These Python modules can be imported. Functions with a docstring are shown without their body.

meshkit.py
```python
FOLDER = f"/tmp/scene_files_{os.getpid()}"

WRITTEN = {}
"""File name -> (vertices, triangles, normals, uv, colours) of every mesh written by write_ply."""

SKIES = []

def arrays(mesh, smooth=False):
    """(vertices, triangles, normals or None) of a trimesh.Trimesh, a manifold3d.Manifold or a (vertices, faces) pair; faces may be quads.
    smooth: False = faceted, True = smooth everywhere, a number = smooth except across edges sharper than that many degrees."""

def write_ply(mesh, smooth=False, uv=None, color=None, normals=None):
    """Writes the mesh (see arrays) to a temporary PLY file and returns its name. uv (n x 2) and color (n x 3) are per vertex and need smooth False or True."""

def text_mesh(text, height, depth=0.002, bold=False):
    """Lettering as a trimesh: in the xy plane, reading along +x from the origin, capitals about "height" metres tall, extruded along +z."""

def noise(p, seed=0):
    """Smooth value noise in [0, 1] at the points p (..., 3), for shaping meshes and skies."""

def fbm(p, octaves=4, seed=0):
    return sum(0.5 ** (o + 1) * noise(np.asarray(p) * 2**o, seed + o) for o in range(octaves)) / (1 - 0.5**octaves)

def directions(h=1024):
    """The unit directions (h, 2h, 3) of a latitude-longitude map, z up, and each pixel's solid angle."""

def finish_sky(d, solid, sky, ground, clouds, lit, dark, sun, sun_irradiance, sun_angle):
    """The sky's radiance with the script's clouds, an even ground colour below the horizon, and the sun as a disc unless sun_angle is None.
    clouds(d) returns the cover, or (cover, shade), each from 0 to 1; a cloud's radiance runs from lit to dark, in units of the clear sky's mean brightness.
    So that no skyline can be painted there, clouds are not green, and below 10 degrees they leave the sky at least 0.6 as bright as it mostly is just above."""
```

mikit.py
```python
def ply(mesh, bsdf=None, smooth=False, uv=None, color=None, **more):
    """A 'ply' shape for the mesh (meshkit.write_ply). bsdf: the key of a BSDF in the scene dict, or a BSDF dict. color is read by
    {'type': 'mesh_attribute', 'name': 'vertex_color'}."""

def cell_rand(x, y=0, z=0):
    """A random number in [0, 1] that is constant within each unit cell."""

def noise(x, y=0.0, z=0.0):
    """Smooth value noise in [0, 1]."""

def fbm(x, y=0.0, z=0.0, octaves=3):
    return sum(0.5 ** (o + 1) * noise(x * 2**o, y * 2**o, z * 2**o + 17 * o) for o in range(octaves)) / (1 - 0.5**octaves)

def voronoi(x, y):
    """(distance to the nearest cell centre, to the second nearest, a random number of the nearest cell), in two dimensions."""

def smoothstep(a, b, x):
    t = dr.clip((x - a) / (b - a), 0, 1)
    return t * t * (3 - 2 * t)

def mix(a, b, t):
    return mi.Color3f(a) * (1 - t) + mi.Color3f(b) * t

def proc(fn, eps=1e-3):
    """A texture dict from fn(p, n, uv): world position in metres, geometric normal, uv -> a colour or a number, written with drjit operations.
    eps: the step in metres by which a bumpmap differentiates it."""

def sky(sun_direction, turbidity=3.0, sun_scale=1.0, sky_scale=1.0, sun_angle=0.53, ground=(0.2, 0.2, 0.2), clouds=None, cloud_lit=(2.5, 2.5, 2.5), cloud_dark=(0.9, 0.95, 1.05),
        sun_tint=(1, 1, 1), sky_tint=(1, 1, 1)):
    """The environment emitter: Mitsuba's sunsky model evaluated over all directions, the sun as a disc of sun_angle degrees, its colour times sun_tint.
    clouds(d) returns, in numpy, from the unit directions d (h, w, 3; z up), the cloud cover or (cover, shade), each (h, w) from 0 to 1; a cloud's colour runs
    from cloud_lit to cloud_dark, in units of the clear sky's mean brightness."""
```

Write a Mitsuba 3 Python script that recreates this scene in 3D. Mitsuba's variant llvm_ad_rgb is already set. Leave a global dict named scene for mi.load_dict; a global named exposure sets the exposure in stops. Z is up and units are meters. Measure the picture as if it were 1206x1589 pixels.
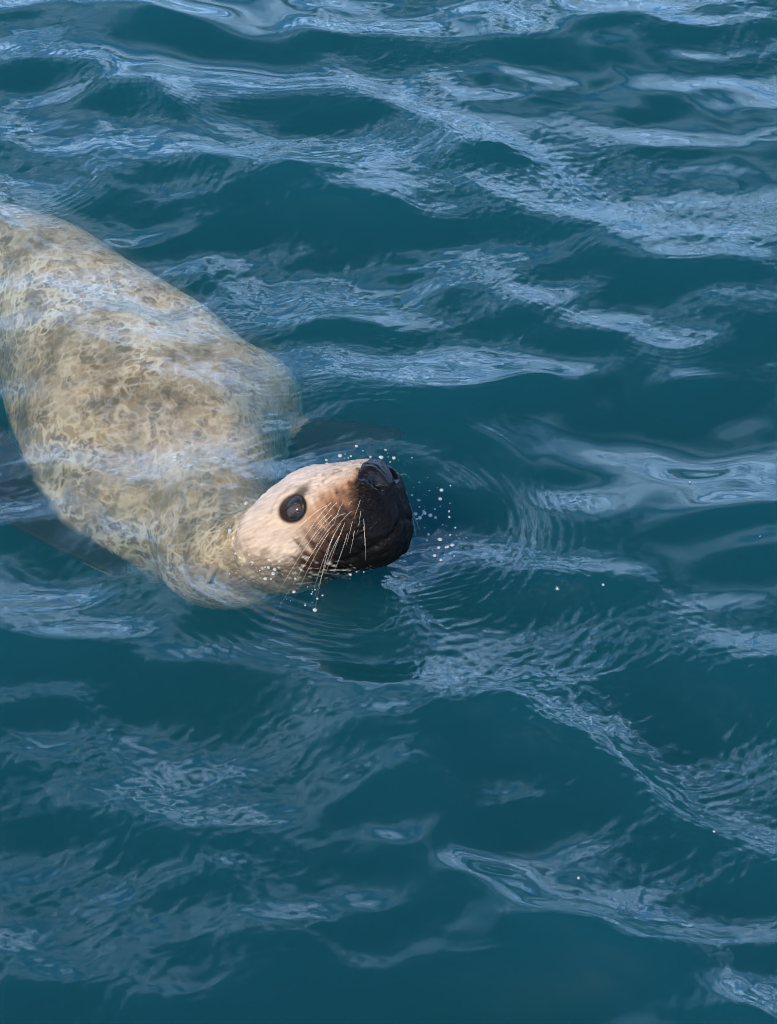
import math, random
import numpy as np, trimesh, manifold3d
import drjit as dr
import mitsuba as mi
import mikit, meshkit
from scipy.interpolate import CubicSpline, PchipInterpolator
from scipy.spatial import cKDTree

T = mi.ScalarTransform4f
rng = np.random.default_rng(7)
random.seed(7)
scene, labels = {}, {}

# ------------------------------------------------------------------ camera, sky, exposure
PITCH, DIST = math.radians(42), 2.8
CAM = np.array([0, -DIST * math.cos(PITCH), DIST * math.sin(PITCH)])
scene['camera'] = {'type': 'perspective', 'fov': 18.26, 'fov_axis': 'x', 'near_clip': 0.05, 'far_clip': 5000.0,
                   'to_world': T().look_at(origin=CAM.tolist(), target=[0, 0, 0], up=[0, 0, 1])}
exposure = 0.9
SUN = np.array([-0.40, -0.60, 0.74])


def clouds(d):
    """banks of bright cloud and haze up to a third of the way up the sky, thin broken cloud above"""
    el = d[..., 2]
    q = d / np.maximum(el, 0.10)[..., None]
    q = np.stack([q[..., 0], q[..., 1], np.zeros_like(el)], -1)
    n = meshkit.fbm(q * 1.5 + 3.1, 5, 11)
    cover = np.clip(1.0 * np.exp(-(el / 0.60) ** 2.6) + 3.6 * (n - 0.50), 0, 1)
    shade = np.clip((meshkit.fbm(q * 1.9 + 9.0, 4, 5) - 0.33) / 0.36, 0, 1)
    return cover * 0.92, shade


scene['sky'] = mikit.sky(SUN, turbidity=3, sun_scale=1.25, sun_angle=4.0, sun_tint=(1.06, 1.0, 0.90), clouds=clouds, cloud_lit=(9.0, 13.6, 20.5), cloud_dark=(0.9, 3.1, 7.6))

# ------------------------------------------------------------------ materials
scene['sea_medium'] = {'type': 'homogeneous', 'sigma_t': 3.4, 'albedo': {'type': 'rgb', 'value': [0.037, 0.345, 0.43]}}
scene['water_material'] = {'type': 'blendbsdf', 'weight': 0.2,
                           'clear': {'type': 'thindielectric', 'int_ior': 1.333, 'ext_ior': 1.0},
                           'bending': {'type': 'dielectric', 'int_ior': 1.333, 'ext_ior': 1.0}}
scene['droplet_material'] = {'type': 'dielectric', 'int_ior': 1.333, 'ext_ior': 1.0}
scene['sea_floor_material'] = {'type': 'diffuse', 'reflectance': mikit.proc(
    lambda p, n, uv: mikit.mix((0.10, 0.11, 0.08), (0.22, 0.20, 0.14), mikit.fbm(p.x * 1.3, p.y * 1.3, 0.0)))}


def hair_bump(p, n, uv):
    return mikit.fbm(p.x * 420, p.y * 420, p.z * 420, octaves=2)


scene['pelt_material'] = {'type': 'bumpmap', 'scale': 0.0006, 'texture': mikit.proc(hair_bump, eps=4e-4),
                          'bsdf': {'type': 'principled', 'base_color': {'type': 'mesh_attribute', 'name': 'vertex_color'}, 'roughness': 0.42, 'specular': 0.12}}
scene['eye_material'] = {'type': 'principled', 'base_color': {'type': 'rgb', 'value': [0.075, 0.060, 0.062]}, 'roughness': 0.12, 'specular': 0.18, 'clearcoat': 0.25, 'clearcoat_gloss': 0.95}
scene['lid_material'] = {'type': 'twosided', 'bsdf': {'type': 'principled', 'base_color': {'type': 'rgb', 'value': [0.016, 0.012, 0.010]}, 'roughness': 0.32, 'specular': 0.4}}
scene['nose_material'] = {'type': 'twosided', 'bsdf': {'type': 'principled', 'base_color': {'type': 'rgb', 'value': [.010, .009, .010]}, 'roughness': 0.27, 'specular': 0.4}}
scene['ear_material'] = {'type': 'principled', 'base_color': {'type': 'rgb', 'value': [.42, .32, .20]}, 'roughness': 0.5, 'specular': 0.3}
scene['whisker_material'] = {'type': 'principled', 'base_color': {'type': 'rgb', 'value': [0.72, 0.64, 0.52]}, 'roughness': 0.35, 'specular': 0.5}

# ------------------------------------------------------------------ water surface
# wave crests as they ran across the water (metres; x right, y away from the pier): points, height, back width, front width, ripples ahead of it
CRESTS = [
    ([(-.75, .95), (-.565, .966), (-.491, .975), (-.421, .923), (-.327, .905), (-.187, .885), (-.054, .897)], .014, .06, .045, .3),
    ([(-.75, 1.11), (-.584, 1.121), (-.489, 1.143), (-.39, 1.121), (-.281, 1.08)], .012, .05, .04, .1),
    ([(-.2, 1.06), (-.118, 1.056), (-.003, 1.043), (.14, 1.043), (.242, .984)], .015, .06, .05, .1),
    ([(.234, 1.02), (.333, 1.083), (.457, 1.069), (.6, 1.03)], .007, .06, .05, 0),
    ([(-.157, .821), (-.076, .868), (.034, .821), (.14, .724), (.2, .689)], .009, .07, .05, .3),
    ([(-.7, .56), (-.519, .578), (-.438, .628), (-.348, .7), (-.239, .661), (-.09, .643), (.015, .608), (.135, .578), (.228, .534), (.3, .47), (.434, .467), (.509, .498), (.7, .56)], .0135, .085, .06, .25),
    ([(.031, .505), (.114, .442), (.203, .373), (.289, .32), (.352, .294), (.42, .333), (.488, .36), (.65, .42)], .0125, .06, .05, .2),
    ([(-.139, .3), (-.068, .371), (.014, .36), (.087, .336)], .006, .04, .035, .6),
    ([(-.2, .26), (-.122, .249), (-.034, .233), (.076, .203), (.196, .23), (.242, .215)], .009, .05, .04, .5),
    ([(.3, .13), (.342, .181), (.409, .228), (.459, .245)], .009, .045, .04, .4),
    ([(.186, .028), (.236, -.006), (.298, -.077)], .007, .045, .04, .1),
    ([(-.6, -.19), (-.426, -.201), (-.368, -.216), (-.31, -.236), (-.246, -.253), (-.192, -.216)], .010, .035, .04, .25),
    ([(-.156, -.234), (-.108, -.216), (-.052, -.201)], .005, .035, .035, .6),
    ([(.0, -.12), (.114, -.098), (.186, -.119), (.251, -.216), (.343, -.284), (.404, -.386), (.46, -.5)], .009, .07, .05, .8),
    ([(.067, -.265), (.168, -.331), (.232, -.395), (.293, -.456), (.374, -.52), (.45, -.6)], .010, .06, .045, .8),
    ([(.094, -.408), (.124, -.43), (.156, -.443)], .006, .03, .03, .3),
    ([(.151, -.557), (.174, -.59), (.223, -.608), (.275, -.666), (.364, -.72), (.45, -.8)], .010, .05, .04, .6),
    ([(.042, -.604), (.06, -.636), (.122, -.643), (.184, -.645), (.205, -.696)], .007, .04, .03, .6),
    ([(-.2, -.70), (-.136, -.681), (-.076, -.66), (-.02, -.645)], .006, .045, .04, .3),
    ([(-.086, -.486), (-.048, -.458), (-.015, -.443)], .005, .03, .03, .5),
    ([(.166, -.516), (.21, -.532), (.251, -.573)], .005, .03, .03, .5),
    ([(-.349, -.336), (-.309, -.329), (-.28, -.31)], .005, .025, .025, .3),
    ([(-.6, -.02), (-.447, -.028), (-.372, -.03), (-.296, -.061), (-.251, -.072)], .009, .035, .035, .2),
    ([(-.04, -.587), (-.002, -.569), (.036, -.561)], .005, .03, .03, .4),
]
NOSE_XY = np.array([0.0, -0.03])


def fnoise(x, y, s, seed, octaves=1):
    p = np.stack([x * s, y * s, np.full_like(x, 0.37 + seed)], -1)
    return (meshkit.fbm(p, octaves, seed) if octaves > 1 else meshkit.noise(p, seed)) - 0.5


def wob(x, y, f, r):
    """a cheap wandering value from -0.5 to 0.5 that changes over about 1/f metres"""
    a1, a2, p1, p2 = r.uniform(0, 6.28, 4)
    w = np.sin(f * 4.1 * (math.cos(a2) * x + math.sin(a2) * y) + p2)
    return .5 * np.sin(f * 5.3 * (math.cos(a1) * x + math.sin(a1) * y) + 1.9 * w + p1)


def sstep(a, b, x):
    t = np.clip((x - a) / (b - a), 0, 1)
    return t * t * (3 - 2 * t)


def waves(x, y, detail, shift=False):
    """height of the water at the points; detail fades the short waves out where the mesh is too coarse for them"""
    r = np.random.default_rng(33)
    wx = x + 0.05 * fnoise(x, y, 5, 1) + 0.02 * fnoise(x, y, 14, 2)
    wy = y + 0.05 * fnoise(x, y, 5, 3) + 0.02 * fnoise(x, y, 14, 4)
    h, gx, gy = np.zeros_like(x), np.zeros_like(x), np.zeros_like(x)
    calm_ = sstep(.05, -.25, x) * sstep(-.15, -.40, y)
    swell = 1 + .3 * sstep(.2, -.4, y) - .55 * calm_
    for i in range(46):                                     # the general chop
        lam = 0.07 * (9.0 ** r.random())
        ang = math.radians(-110) + r.normal(0, 0.68)
        k = 2 * math.pi / lam
        amp = 0.0086 * lam ** 1.15 * min(1, (.3 / lam) ** .5) * r.uniform(0.4, 1.3)
        ph = k * (math.cos(ang) * wx + math.sin(ang) * wy) + r.uniform(0, 6.28)
        A = amp * swell * np.clip(detail * lam / 0.03, 0, 1)
        h += A * np.cos(ph)
        if shift:
            sn = A * np.sin(ph)
            gx -= math.cos(ang) * sn
            gy -= math.sin(ang) * sn
    gust = np.clip(.42 + 2.6 * fnoise(x, y, 3.2, 150, 2), .10, 1)            # wavelets, gathered in gusts
    for i in range(44):
        lam = 0.022 * (4.2 ** r.random())
        ang = math.radians(-112) + r.normal(0, 0.62)
        k = 2 * math.pi / lam
        ph = k * (math.cos(ang) * wx + math.sin(ang) * wy) + r.uniform(0, 6.28) + 2.2 * wob(x, y, 7, r)
        A = r.uniform(.5, 1.3) * .030 / k * gust * (1 - .35 * sstep(.45, .8, y)) * detail * np.clip(.5 + 1.3 * wob(x, y, 5, r), 0, 1)
        h += A * np.cos(ph)
        if shift:
            sn = A * np.sin(ph)
            gx -= math.cos(ang) * sn
            gy -= math.sin(ang) * sn
    cap = np.zeros_like(x)                                  # ripples that run ahead of the crests
    for pts, A, wb, wf, rip in CRESTS:
        pts = np.array(pts)
        L = np.r_[0, np.cumsum(np.linalg.norm(np.diff(pts, axis=0), axis=1))]
        cs = CubicSpline(L, pts)
        s = np.linspace(0, L[-1], max(8, int(L[-1] / 0.012)))
        q, tg = cs(s), cs(s, 1)
        tg /= np.linalg.norm(tg, axis=1, keepdims=True)
        lo, hi = q.min(0) - 0.30, q.max(0) + 0.30
        m = np.nonzero((x > lo[0]) & (x < hi[0]) & (y > lo[1]) & (y < hi[1]))
        px, py = wx[m], wy[m]
        kn = min(14, len(s))
        d, i = cKDTree(q).query(np.stack([px, py], 1), k=kn)
        wt = np.exp(-(d ** 2 - d[:, :1] ** 2) / (2 * .022 ** 2))
        wt /= wt.sum(1, keepdims=True)
        n = (wt * ((px[:, None] - q[i, 0]) * tg[i, 1] - (py[:, None] - q[i, 1]) * tg[i, 0])).sum(1)      # towards the pier
        al = (wt * s[i]).sum(1)
        over = np.sqrt(np.maximum(d[:, 0] ** 2 - n * n, 0))
        ends = sstep(0, 0.09, al) * sstep(0, 0.09, L[-1] - al) * np.exp(-(over / 0.05) ** 2)
        w = np.where(n > 0, wf, wb)
        prof = np.exp(-(np.abs(n) / w) ** 1.7) - 0.22 * np.exp(-((n - 1.9 * wf) / (1.3 * wf)) ** 2)
        h[m] += (1.2 + .25 * sstep(.1, -.3, py)) * A * ends * prof
        if rip:
            lam = 0.0095 + 0.003 * fnoise(px, py, 9, 40)
            env = np.exp(-((n - 0.012) / 0.035) ** 2) * ends * np.clip(0.5 + 2.2 * fnoise(px, py, 16, 41), 0, 1.3)
            cap[m] += rip * 0.00062 * env * np.sin(2 * math.pi * n / lam)
    # patches of fine ripple
    patch = np.clip(0.30 + 2.0 * fnoise(x, y, 5.5, 50, 2), 0, 1) * 0.55
    patch += np.exp(-((x - .24) / .22) ** 2 - ((y + .30 + .55 * (x - .24)) / .17) ** 2) * 1.5    # trail right of the head
    patch += np.exp(-((x + .30) / .22) ** 2 - ((y - .25) / .34) ** 2) * 0.45                                                 # over the back
    patch += .3 * sstep(.10, -.20, x) * sstep(-.2, -.40, y)
    patch += 0.6 * np.exp(-((x - .1) / .3) ** 2 - ((y - .7) / .12) ** 2)
    for i in range(14):
        lam = r.uniform(0.0095, 0.030)
        ang = math.radians(-100) + r.normal(0, 0.9)
        ux = wx + 0.010 * wob(x, y, 24, r)
        uy = wy + 0.010 * wob(x, y, 24, r)
        own = np.clip(0.3 + 1.4 * wob(x, y, 11, r), 0, 1)
        cap += patch * own * 0.012 * lam * np.sin(2 * math.pi / lam * (math.cos(ang) * ux + math.sin(ang) * uy) + r.uniform(0, 6.28))
    # rings pushed out by the snout
    dn = np.hypot(x - NOSE_XY[0] + .03, (y - NOSE_XY[1]) * 1.1)
    dn = dn + 0.03 * fnoise(x, y, 9, 130) + .012 * fnoise(x, y, 25, 133)
    h += 0.003 * np.exp(-((dn - .215) / .022) ** 2) * sstep(-.5, .3, fnoise(x, y, 6, 131)) * detail
    h += 0.003 * np.exp(-((dn - .115) / .03) ** 2) * detail - 0.003 * np.exp(-((dn - .165) / .03) ** 2) * detail
    cap += 0.0005 * np.sin(2 * math.pi * dn / .015) * np.exp(-((dn - .2) / .07) ** 2) * np.clip(.4 + 2 * fnoise(x, y, 10, 132), 0, 1)
    h += 0.020 * np.exp(-((x + .205) / .06) ** 2 - ((y - .03) / .075) ** 2) * detail      # water heaped over the neck
    h -= 0.014 * np.exp(-((x - .0) / .11) ** 2 - ((y + .10) / .08) ** 2) * detail      # and drawn down under the chin
    return (h + cap * detail, gx, gy) if shift else h + cap * detail


def axis(lo, hi, step, far):
    core = np.arange(lo, hi + step / 2, step)
    out, gap = [], step
    p = 0.0
    while p < far:
        gap *= 1.22
        p += gap
        out.append(p)
    out = np.array(out)
    return np.r_[core[0] - out[::-1], core, core[-1] + out]


xs, ys = axis(-0.70, 0.66, 0.0019, 600), axis(-0.84, 1.34, 0.0019, 600)
X, Y = np.meshgrid(xs, ys)
outside = np.maximum(np.maximum(-.70 - X, X - .66), np.maximum(-.84 - Y, Y - 1.34)).clip(0)
Z, GX, GY = waves(X, Y, np.exp(-(outside / 0.05)), True)
Z *= np.exp(-(outside / 30))
ny, nx = X.shape
idx = np.arange(nx * ny).reshape(ny, nx)
quads = np.stack([idx[:-1, :-1], idx[:-1, 1:], idx[1:, 1:], idx[1:, :-1]], -1).reshape(-1, 4)
scene['water'] = mikit.ply((np.stack([X + .8 * GX, Y + .8 * GY, Z], -1).reshape(-1, 3), quads), 'water_material', smooth=True, interior={'type': 'ref', 'id': 'sea_medium'})
labels['water'] = {'kind': 'structure', 'label': 'rippled teal sea water filling the whole picture'}
scene['sea_floor'] = {'type': 'rectangle', 'to_world': T().translate([0, 0, -5]).scale([600, 600, 1]), 'bsdf': {'type': 'ref', 'id': 'sea_floor_material'}}
labels['sea_floor'] = {'kind': 'structure', 'label': 'sandy sea floor deep under the water'}

# ------------------------------------------------------------------ sea lion
r_, c_, u_ = np.array([1, 0, 0.]), -np.array([0, math.cos(PITCH), -math.sin(PITCH)]), np.array([0, math.sin(PITCH), math.cos(PITCH)])
unit = lambda v: np.asarray(v, float) / np.linalg.norm(v)
HD = unit(.76 * r_ + .34 * u_ + .58 * c_)            # from the back of the head to the nose
HN = unit(-.36 * r_ + .90 * u_ + .10 * c_); HN = unit(HN - HD * (HN @ HD))     # towards the crown
HS = np.cross(HD, HN)                                # towards the animal's right cheek
NOSE = np.array([0.004, -0.058, 0.088])

# stations along the animal, nose first: distance behind the nose (m) or centre, half width, height above and below the axis
HEAD = np.array([  # a, W, T, B
    [0.000, .006, .006, .006], [-.002, .020, .020, .024], [-.007, .031, .031, .046], [-.016, .039, .038, .064], [-.030, .046, .044, .075], [-.048, .050, .049, .077],
    [-.070, .052, .054, .074], [-.092, .057, .058, .069], [-.115, .065, .060, .067], [-.140, .072, .059, .068], [-.170, .076, .052, .066], [-.200, .068, .047, .058], [-.230, .072, .052, .062]])
BODY = [  # x, y, z, W, T, B
    (-.238, .198, -.092, .104, .080, .090), (-.260, .234, -.106, .176, .098, .11), (-.298, .300, -.127, .196, .117, .125), (-.348, .400, -.134, .166, .122, .13), (-.430, .530, -.134, .124, .112, .12),
    (-.520, .650, -.136, .090, .090, .10), (-.620, .750, -.155, .064, .065, .075), (-.710, .84, -.175, .045, .045, .05), (-.790, .92, -.185, .03, .02, .02)]
ctr = np.vstack([NOSE + np.outer(HEAD[:, 0], HD), [b[:3] for b in BODY]])
size = np.vstack([HEAD[:, 1:], [b[3:] for b in BODY]])
S0 = np.r_[0, np.cumsum(np.linalg.norm(np.diff(ctr, axis=0), axis=1))]
spine, sizes = CubicSpline(S0, ctr), PchipInterpolator(S0, size)
S = np.r_[np.linspace(0, .02, 22)[:-1], np.arange(.02, .25, .0014), np.arange(.25, .95, .0018), np.arange(.95, S0[-1], .006)]
th = np.r_[np.linspace(-.45, math.pi + .45, 451)[:-1], np.linspace(math.pi + .45, 2 * math.pi - .45, 81)[:-1]]
NT = len(th)
tan = -spine(S, 1)                                    # forward
tan /= np.linalg.norm(tan, axis=1, keepdims=True)
blend = sstep(.20, .42, S)[:, None]
upv = HN * (1 - blend) + np.array([0, 0, 1.0]) * blend
upv -= tan * (upv * tan).sum(1, keepdims=True)
upv /= np.linalg.norm(upv, axis=1, keepdims=True)
rightv = np.cross(tan, upv)
P0, WTB = spine(S), sizes(S)
cosq, sinq = np.cos(th), np.sin(th)
V = (P0[:, None] + (WTB[:, :1] * cosq)[..., None] * rightv[:, None]
     + (np.where(sinq > 0, WTB[:, 1:2], WTB[:, 2:3]) * sinq)[..., None] * upv[:, None])
ns = len(S)
grid = np.arange(ns * NT).reshape(ns, NT)
nxt = np.roll(grid, -1, axis=1)
quads = np.stack([grid[:-1], nxt[:-1], nxt[1:], grid[1:]], -1).reshape(-1, 4)
tri = np.vstack([quads[:, [0, 1, 2]], quads[:, [0, 2, 3]]])
V = V.reshape(-1, 3)
front, back = len(V), len(V) + 1
V = np.vstack([V, P0[0] + HD * .0015, P0[-1]])
tri = np.vstack([tri, np.stack([grid[0], np.full(NT, front), nxt[0]], 1), np.stack([grid[-1], nxt[-1], np.full(NT, back)], 1)])
body = trimesh.Trimesh(V, tri, process=False)
if body.volume < 0:
    body.invert()
rough = V.copy()


def local(p):
    """(along the head axis, towards the right cheek, towards the crown) in metres"""
    q = p - NOSE
    return q @ HD, q @ HS, q @ HN


def g(d2, r):
    return np.exp(-d2 / (r * r))


a, s, n = local(V)
N = np.array(body.vertex_normals)
onhead = sstep(-.30, -.22, a) * (S0[-1] > 0)
as_ = np.abs(s)
# where the eye sits: a point of the surface
eye_a, eye_t = -.098, math.radians(29)
ei = int(np.argmin(np.abs(S + eye_a)))
EYES = []
for side in (1, -1):
    w, t_, b_ = WTB[ei]
    EYES.append(P0[ei] + w * math.cos(eye_t) * side * rightv[ei] + t_ * math.sin(eye_t) * upv[ei])
D = np.zeros(len(V))
for e in EYES:
    de = np.linalg.norm(V - e, axis=1)
    D += -.0065 * g(de ** 2, .0135) + .0010 * g((de - .024) ** 2, .008)
D += .0075 * g((a + .040) ** 2 + (as_ - .036) ** 2 * .9 + (n + .006) ** 2 * .8, .023)          # whisker pads
D += -.0030 * g((a + .02) ** 2, .05) * g(s ** 2, .004) * (n < .012)                       # groove under the nose
mouth = -.041 - .10 * np.clip(-a - .02, 0, .1) + .9 * np.clip(-a - .06, 0, .1) ** 1.5 + .006 * np.cos(np.clip(as_ / .03, 0, 1) * math.pi)
lip = sstep(-.098, -.085, a)
D += -.0022 * g((n - mouth) ** 2, .0028) * lip
D += .0012 * g((n - mouth + .009) ** 2, .007) * lip + .001 * g((n - mouth - .009) ** 2, .007) * lip
pad = g((a + .008) ** 2 * .4 + (as_ * .62) ** 2 + (n - .018) ** 2, .022)
D += .0035 * np.clip(pad * 1.6, 0, 1)                                                  # nose pad
nost_d = ((as_ - .0180 - .25 * (n - .014)) / .0062) ** 2 + ((n - .014) / .0105) ** 2
nostril = np.exp(-nost_d) * (a > -.03)
D += -.0125 * nostril
D += .004 * g((a + .10) ** 2 + (s) ** 2 * .6 + (n - .058) ** 2, .03)                          # brow
D += (.0016 * (meshkit.noise(np.stack([a * 70 + 3, s * 330, n * 330], -1), 41) - .5) + .0010 * (meshkit.noise(np.stack([a * 160 + 3, s * 600, n * 600], -1), 42) - .5)) * onhead * (np.minimum.reduce([np.linalg.norm(V - e, axis=1) for e in EYES]) > .02)
ns_ = meshkit.fbm(V * 55, 3, 3) - .5
D += (.004 * ns_ + .030 * (meshkit.fbm(V * 8.5 + 2.0, 2, 61) - .5)) * (1 - onhead) + .0012 * ns_ * onhead
tuft = meshkit.noise(np.stack([a * 170 + n * 40, s * 170, n * 45], -1), 8) - .5
wetfur = sstep(-.01, -.04, n + .25 * (a + .05)) * sstep(-.16, -.10, a) * sstep(-.012, -.03, a)
D += .0030 * tuft * wetfur
V = V + N * D[:, None]
# the back stays just under the surface
under = (a < -.235) & (V[:, 2] > -.06)
sea = waves(V[under, 0], V[under, 1], np.ones(under.sum()))
V[under, 2] -= np.log1p(np.exp((V[under, 2] - sea + .017) / .004)) * .004


# colours of the coat: linear values
def mixc(A, B, t):
    return A * (1 - t[:, None]) + np.asarray(B, float) * t[:, None]


def coat(p, a, s, n, S_):
    as_ = np.abs(s)
    f1, f2, f3 = (meshkit.fbm(p * k, 4, sd) for k, sd in ((9, 1), (26, 2), (70, 3)))
    col = np.tile(np.array([.64, .48, .28]), (len(p), 1))
    col = mixc(col, [.17, .135, .07], np.clip((f1 - .43) * 4, 0, 1) * .5)
    col = mixc(col, [.11, .09, .055], np.clip((f3 - .49) * 8, 0, 1) * .6)
    # mottled fur, with sun caustics painted into its colour as pale curling lines
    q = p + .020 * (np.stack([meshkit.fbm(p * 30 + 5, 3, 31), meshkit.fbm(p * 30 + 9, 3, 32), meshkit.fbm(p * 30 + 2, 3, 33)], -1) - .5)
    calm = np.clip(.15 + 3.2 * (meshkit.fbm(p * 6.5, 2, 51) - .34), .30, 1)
    caustic_big = 1 - np.abs(meshkit.fbm(q * 26 + 7, 2, 36) - .5) / .05
    caustic = 1 - np.abs(meshkit.fbm(q * 66, 2, 34) - .5) / .075
    caustic2 = 1 - np.abs(meshkit.fbm(q * 130 + 3, 2, 35) - .5) / .09
    col = mixc(col, [.97, .86, .62], np.clip(caustic * 1.5, 0, 1) * np.clip(calm * 1.3, 0, 1))
    col = mixc(col, [.92, .82, .60], np.clip(caustic_big, 0, 1) ** 1.2 * (1.1 - calm) * .3)
    col = mixc(col, [.95, .83, .64], np.clip(caustic2 * 1.2, 0, 1) * .8 * np.clip(calm + .1, 0, 1))
    col = mixc(col, [.13, .11, .075], np.clip((f2 - .52) * 5, 0, 1) * .6)
    # dry head
    head = sstep(-.200, -.165, a + .25 * (n - .01) + .09 * (f2 - .5) + .03 * (f3 - .5))
    hc = np.tile(np.array([.58, .455, .34]), (len(p), 1))
    hc = mixc(hc, [.60, .50, .44], sstep(.025, .065, n) * .8)
    hc = mixc(hc, [.42, .215, .11], sstep(-.085, -.045, a) * sstep(.040, .010, n) * .8)
    fur = meshkit.noise(np.stack([a * 70 + 3, s * 330, n * 330], -1), 41) - .5
    fur2 = meshkit.noise(np.stack([a * 160 + 3, s * 600, n * 600], -1), 42) - .5
    hc *= (.80 + .40 * f3 + .30 * fur + .22 * fur2)[:, None]
    hc = mixc(hc, [.17, .10, .055], np.clip((meshkit.noise(p * 230, 9) - .62) * 4, 0, 1) * sstep(-.10, -.05, a) * .6)
    st = meshkit.noise(np.stack([a * 240 + n * 60, s * 160, n * 40 - a * 30], -1), 12) - .5
    edge = n - .50 * (a + .060) + .016 * (f3 - .5) + .030 * st
    dark = sstep(-.002, -.034, edge)
    hc = mixc(hc, [.36, .18, .085], sstep(.042, .018, edge) * sstep(-.12, -.07, a) * .8 * (1 - .75 * sstep(.022, .040, n)))
    hc = mixc(hc, [.085, .042, .024], sstep(.020, -.008, edge) * sstep(-.15, -.11, a))
    hc = mixc(hc, [.006, .005, .0045], dark * sstep(-.15, -.12, a))
    front = sstep(-.026, -.014, a - .8 * np.clip(n - .024, 0, 1) + .006 * (f3 - .5))
    hc = mixc(hc, [.006, .005, .005], front)
    hc = mixc(hc, [.16, .09, .085], sstep(-.012, -.004, a) * sstep(.022, .032, n) * .8)
    nd = ((as_ - .0180 - .25 * (n - .014)) / .0074) ** 2 + ((n - .014) / .012) ** 2
    hc = mixc(hc, [.004, .004, .004], np.exp(-nd) * (a > -.03))
    for e in EYES:
        dv = p - e
        de = np.sqrt((dv @ HD) ** 2 + (dv @ HN) ** 2 * 1.15 + (dv @ HS) ** 2)
        hc = mixc(hc, [.028, .020, .016], sstep(.0205, .0160, de))
        fold = np.abs(de - .0265) + .02 * (dv @ HN < .004)
        hc = mixc(hc, hc * .78, sstep(.0028, .0006, fold))
        cor = np.sqrt(((dv @ HD - .009) / 2.1) ** 2 + (dv @ HN - .0095 - .30 * (dv @ HD - .009)) ** 2)
        hc = mixc(hc, [.03, .02, .016], sstep(.0095, .0030, cor) * .6)
    zr, hd = np.full(len(p), -.1), head > 0
    zr[hd] = p[hd, 2] - waves(p[hd, 0], p[hd, 1], np.ones(hd.sum()))
    wet = sstep(.020, .004, zr + .016 * (f3 - .5) + .012 * (meshkit.noise(p * 190, 77) - .5))
    hc = mixc(hc, hc * np.array([.42, .40, .36]), wet * .9)
    hc = mixc(hc, [.60, .52, .40], wet * np.clip((meshkit.noise(p * 260, 78) - .62) * 6, 0, 1))
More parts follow.
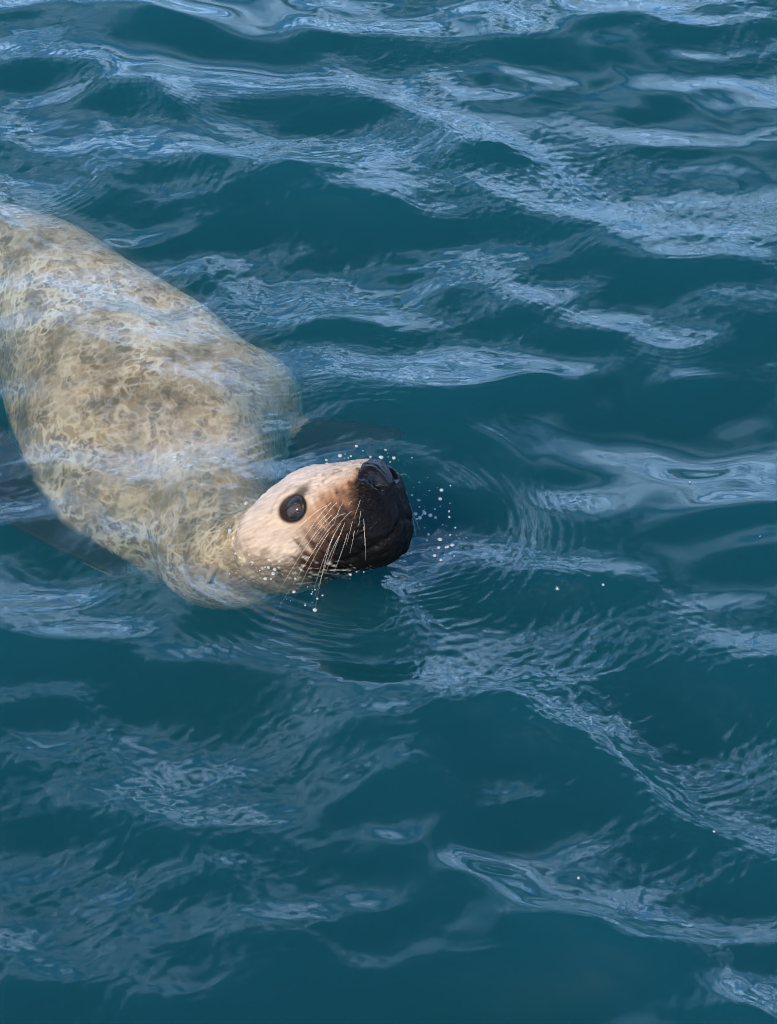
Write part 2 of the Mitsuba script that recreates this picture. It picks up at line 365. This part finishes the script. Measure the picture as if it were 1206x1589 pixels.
    col = mixc(col, [0, 0, 0], head) + hc * head[:, None]
    return np.clip(col, .003, .9)


def flipper(root, tip, width, thick, back):
    """a long paddle from the shoulder, hull of ellipsoid stations"""
    parts = []
    root, tip, back = (np.asarray(v, float) for v in (root, tip, back))
    st = []
    for t in np.linspace(0, 1, 9):
        c = root * (1 - t) + tip * t + back * (t * (1 - t)) * .8
        w = width * (1 - .72 * t ** 1.6)
        m = trimesh.creation.icosphere(subdivisions=2, radius=1)
        ax = unit(tip - root); up = unit(np.cross(ax, [0.2, 0.1, 1.0])); nn = np.cross(ax, up)
        M = np.eye(4); M[:3, :3] = np.stack([ax * .03, up * w, nn * thick * (1 - .6 * t)], 1); M[:3, 3] = c
        m.apply_transform(M)
        st.append(manifold3d.Manifold(manifold3d.Mesh(m.vertices.astype(np.float32), m.faces.astype(np.uint32))))
    hulls = [manifold3d.Manifold.batch_hull([p_, q_]) for p_, q_ in zip(st[:-1], st[1:])]
    return manifold3d.Manifold.batch_boolean(hulls, manifold3d.OpType.Add).refine_to_length(.010)


solid = manifold3d.Manifold(manifold3d.Mesh(V.astype(np.float32), np.array(body.faces).astype(np.uint32)))
fl = flipper((-.55, .25, -.075), (-.335, .03, -.105), .060, .018, (-.05, -.07, .0)) + flipper((-.18, .27, -.13), (-.01, .275, -.115), .050, .020, (0, .03, 0))
ball = trimesh.creation.icosphere(subdivisions=5, radius=1)
M = np.eye(4)
M[:3, :3] = np.stack([unit([.21, -.11, 0]) * .148, unit([.11, .21, 0]) * .118, np.array([0, 0, .088])], 1)
M[:3, 3] = (-.300, .158, -.122)
ball.apply_transform(M)
chest = manifold3d.Manifold(manifold3d.Mesh(ball.vertices.astype(np.float32), ball.faces.astype(np.uint32))).refine_to_length(.004)
whole = solid + chest + fl
m = whole.to_mesh()
BV, BF = np.array(m.vert_properties[:, :3], float), np.array(m.tri_verts)
flv = np.array(fl.to_mesh().vert_properties[:, :3], float)
trunk = np.vstack([V, ball.vertices])
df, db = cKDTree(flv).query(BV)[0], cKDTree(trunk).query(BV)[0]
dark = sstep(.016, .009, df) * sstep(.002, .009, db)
# let the chest, shoulders and flippers run into each other
import scipy.sparse as sp
E_ = np.vstack([BF[:, [0, 1]], BF[:, [1, 2]], BF[:, [2, 0]]])
Adj = sp.coo_matrix((np.ones(2 * len(E_)), (np.r_[E_[:, 0], E_[:, 1]], np.r_[E_[:, 1], E_[:, 0]])), shape=(len(BV), len(BV))).tocsr()
Adj.data[:] = 1
Adj = sp.diags(1 / np.maximum(np.asarray(Adj.sum(1)).ravel(), 1)) @ Adj
soft = (sstep(-.205, -.25, local(BV)[0]) * (1 - dark))[:, None] * .7
for _ in range(150):
    BV = BV + soft * (Adj @ BV - BV)
aa, ss, nn_ = local(BV)
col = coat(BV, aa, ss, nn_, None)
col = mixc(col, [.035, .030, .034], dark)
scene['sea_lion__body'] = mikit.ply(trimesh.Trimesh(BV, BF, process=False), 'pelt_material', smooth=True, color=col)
labels['sea_lion'] = {'label': 'tan sea lion swimming with its dark whiskered snout raised out of the water', 'category': 'sea lion'}

for k, e in enumerate(EYES):
    outw = unit(e - P0[ei])
    ball = trimesh.creation.icosphere(subdivisions=4, radius=.0156)
    ball.apply_translation(e - outw * .0128)
    key = 'sea_lion__eye' + ('' if k == 0 else '_001')
    scene[key] = mikit.ply(ball, 'eye_material', smooth=True)
    # lids: a soft rim round the ball, and the upper lid drawn down over it
    x1 = unit(HD - outw * (HD @ outw)); y1 = np.cross(outw, x1)
    y1 = y1 if y1 @ HN > 0 else -y1
    for nm, tilt, cut in (('upper_eyelid', unit(y1 * .94 - x1 * .10 + outw * .06), .10), ('lower_eyelid', unit(-y1 * .95 + x1 * .18 + outw * .05), .48)):
        cap = trimesh.creation.icosphere(subdivisions=5, radius=1.0)
        cd = cap.vertices
        lift_ = .0011 * sstep(cut, cut + .10, cd @ tilt)
        fk = ((cd @ tilt) > cut)[cap.faces].all(1) & ((cd @ outw) > -.1)[cap.faces].all(1)
        cap = trimesh.Trimesh(e - outw * .0128 + cd * (.0157 + lift_)[:, None], cap.faces[fk], process=False)
        cap.remove_unreferenced_vertices()
        scene[f'sea_lion__{nm}' + ('' if k == 0 else '_001')] = mikit.ply(cap, 'lid_material', smooth=True)
    t = np.linspace(0, 2 * math.pi, 49)[:-1]
    ringp = e - outw * .0035 + np.outer(np.cos(t) * .0150, x1) + np.outer(np.sin(t) * .0122, y1) + np.outer(.0012 * np.cos(2 * t), outw)
    rv, rf = [], []
    m_ = 10
    for i in range(48):
        c = ringp[i]; rad = unit(c - e + outw * .0035)
        for j in range(m_):
            p_ = 2 * math.pi * j / m_
            rv.append(c + .0031 * (math.cos(p_) * rad + math.sin(p_) * outw))
            rf.append([i * m_ + j, i * m_ + (j + 1) % m_, ((i + 1) % 48) * m_ + (j + 1) % m_, ((i + 1) % 48) * m_ + j])
    lid = trimesh.Trimesh(np.array(rv), np.vstack([np.array(rf)[:, [0, 1, 2]], np.array(rf)[:, [0, 2, 3]]]), process=False)
    if lid.volume < 0:
        lid.invert()
    scene['sea_lion__eye_rim' + ('' if k == 0 else '_001')] = mikit.ply(lid, 'lid_material', smooth=True)


def tube(points, radii, sides=6):
    p = np.asarray(points); t = np.gradient(p, axis=0); t /= np.linalg.norm(t, axis=1, keepdims=True)
    a_ = np.cross(t, [0.3, 0.2, 0.93]); a_ /= np.linalg.norm(a_, axis=1, keepdims=True); b_ = np.cross(t, a_)
    an = np.arange(sides) * 2 * math.pi / sides
    v = p[:, None] + np.asarray(radii)[:, None, None] * (np.cos(an)[None, :, None] * a_[:, None] + np.sin(an)[None, :, None] * b_[:, None])
    i, j = np.meshgrid(np.arange(len(p) - 1), np.arange(sides), indexing='ij')
    q = np.stack([i * sides + j, i * sides + (j + 1) % sides, (i + 1) * sides + (j + 1) % sides, (i + 1) * sides + j], -1).reshape(-1, 4)
    return trimesh.Trimesh(v.reshape(-1, 3), np.vstack([q[:, [0, 1, 2]], q[:, [0, 2, 3]]]), process=False)


# whiskers: rows on each pad
tree = cKDTree(V)
count = 0
for side in (1, -1):
    for row in range(4):
        for kk in range(6):
            wa = -.016 - .0078 * kk - .004 * row + random.uniform(-.002, .002)
            wn = .006 - .010 * row + .002 * kk + random.uniform(-.0015, .0015)
            d2 = (a - wa) ** 2 + (n - wn) ** 2 + np.where(s * side > 0, 0, 1)
            root = V[int(np.argmin(d2))]
            ln = (.027 + .0055 * kk) * random.uniform(.6, 1.3)
            d0 = unit(HS * side * .8 + HN * (.25 - .22 * row) + HD * (.75 - .30 * kk) + rng.normal(0, .20, 3))
            tt = np.linspace(0, 1, 12)
            pts = root - d0 * .003 + np.outer(tt * ln, d0) + np.outer(tt ** 1.8 * ln * random.uniform(.9, 1.6), np.array([0, 0, -1.0]) - .25 * HD) + np.outer(tt ** 2 * ln * .14, rng.normal(0, 1, 3))
            key = 'sea_lion__whisker' + ('' if count == 0 else f'_{count:03d}')
            scene[key] = mikit.ply(tube(pts, (.00030) * (1 - .75 * tt)), 'whisker_material', smooth=True)
            count += 1

# the small rolled ear behind the eye
for k, side in enumerate((1, -1)):
    ie = int(np.argmin(np.abs(S - .222)))
    t_ = math.radians(6)
    root = P0[ie] + WTB[ie, 0] * math.cos(t_) * side * rightv[ie] + WTB[ie, 1] * math.sin(t_) * upv[ie]
    d0 = unit(-HD * .75 + rightv[ie] * side * .5 - HN * .35)
    tt = np.linspace(0, 1, 9)
    ear = tube(root - d0 * .006 + np.outer(tt * .024, d0) - np.outer(tt ** 2 * .006, HN), .0046 * np.sqrt(np.clip(1 - tt ** 2, 0, 1)) + .0003, 12)
    scene['sea_lion__ear' + ('' if k == 0 else '_001')] = mikit.ply(ear, 'ear_material', smooth=True)

# ------------------------------------------------------------------ droplets and froth
scene['froth_material'] = {'type': 'principled', 'base_color': {'type': 'rgb', 'value': [.86, .88, .88]}, 'roughness': .10, 'specular': .6, 'spec_trans': .45}


def on_water(px, py, z=0.0):
    """the point of the calm water that the photograph shows at this pixel of 1206 x 1589"""
    fpx = 603 / math.tan(math.radians(9.13))
    d = r_ * (px - 603) / fpx - u_ * (py - 794.5) / fpx - c_
    return (CAM + d * ((z - CAM[2]) / d[2]))[:2]


bead = trimesh.creation.icosphere(subdivisions=2, radius=1.0)
bead_ply = mikit.ply(bead, 'froth_material', smooth=True)


def droplets(name, points, radii, label, group, lift=.4):
    points = np.asarray(points, float)
    hz = waves(points[:, 0], points[:, 1], np.ones(len(points)))
    for (x, y), z, r in zip(points, hz, radii):
        k = sum(q.startswith(name) for q in scene)
        key = name if k == 0 else f'{name}_{k:03d}'
        scene[key] = {**bead_ply, 'to_world': T().translate([x, y, z + r * lift]).rotate([0, 0, 1], random.uniform(0, 360)).scale([r * random.uniform(.9, 1.4), r * random.uniform(.9, 1.3), r * random.uniform(.6, 1.0)])}
        labels[key] = {'label': label, 'category': 'bubble' if 'bubble' in name else 'droplet', 'group': group}


size_of = lambda k, lo=.0004, hi=.0018: lo + (hi * 1.25 - lo) * rng.random(k) ** 3.2
pp = np.array([on_water(x, y) for x, y in zip(rng.normal(664, 22, 40), rng.normal(780, 20, 40))])
droplets('water_droplet', pp, size_of(len(pp)), 'white droplet in the upper spray, just right of the nose and whiskers', 'droplets right of the nose')
pp = np.array([on_water(x, y) for x, y in zip(rng.normal(700, 15, 30), rng.normal(836, 20, 30))])
droplets('spray_droplet', pp, size_of(len(pp)), 'white droplet in the lower spray, right of the mouth and chin', 'droplets right of the chin')
pp = np.array([on_water(x, y) for x, y in zip(rng.uniform(498, 645, 30), 716 + rng.normal(0, 11, 30))])
droplets('splash_droplet', pp, size_of(len(pp)), 'white droplet splashed on the water just behind the top of the snout', 'droplets behind the snout')
pp = np.array([on_water(x, y) for x, y in zip(rng.normal(475, 24, 18), rng.normal(926, 13, 18))])
droplets('froth_bubble', pp, size_of(len(pp)), 'white froth bubble on the water below the chin', 'bubbles below the chin')
pp = np.array([on_water(x, y) for x, y in ((935, 922), (898, 1362), (1107, 1300), (1070, 752), (1178, 843))])
droplets('lone_droplet', pp, [.0013, .0013, .0013, .0010, .0007], 'tiny lone white droplet on open water right of the sea lion', 'lone droplets on the open water')
# where the water meets the cheek and the neck
near = (a > -.215) & (a < -.03) & (s > -.01)
cand = V[near]
cand = cand[np.abs(cand[:, 2] - waves(cand[:, 0], cand[:, 1], np.ones(len(cand)))) < .0022]
if len(cand):
    pick = cand[rng.integers(0, len(cand), 70), :2] + rng.normal(0, .0085, (70, 2)) + np.array([-.004, -.006])
    droplets('waterline_bubble', pick, size_of(70, .0004, .0018), 'white froth bubble where the water laps the cheek and neck', 'bubbles along the cheek and neck')

# the bare wet nose leather, lying over the tip of the snout
keep = (np.clip(pad * 1.6, 0, 1) > .70) & (a > -.030) & (n > .001)
nf = np.array(body.faces)[keep[np.array(body.faces)].all(1)]
ids = np.unique(nf)
remap = -np.ones(len(V), int); remap[ids] = np.arange(len(ids))
skin = trimesh.Trimesh(V[ids] + N[ids] * .0006, remap[nf], process=False)
scene['sea_lion__nose'] = mikit.ply(skin, 'nose_material', smooth=True)
labels['sea_lion__nose'] = {'label': 'glossy black nose with two nostrils'}
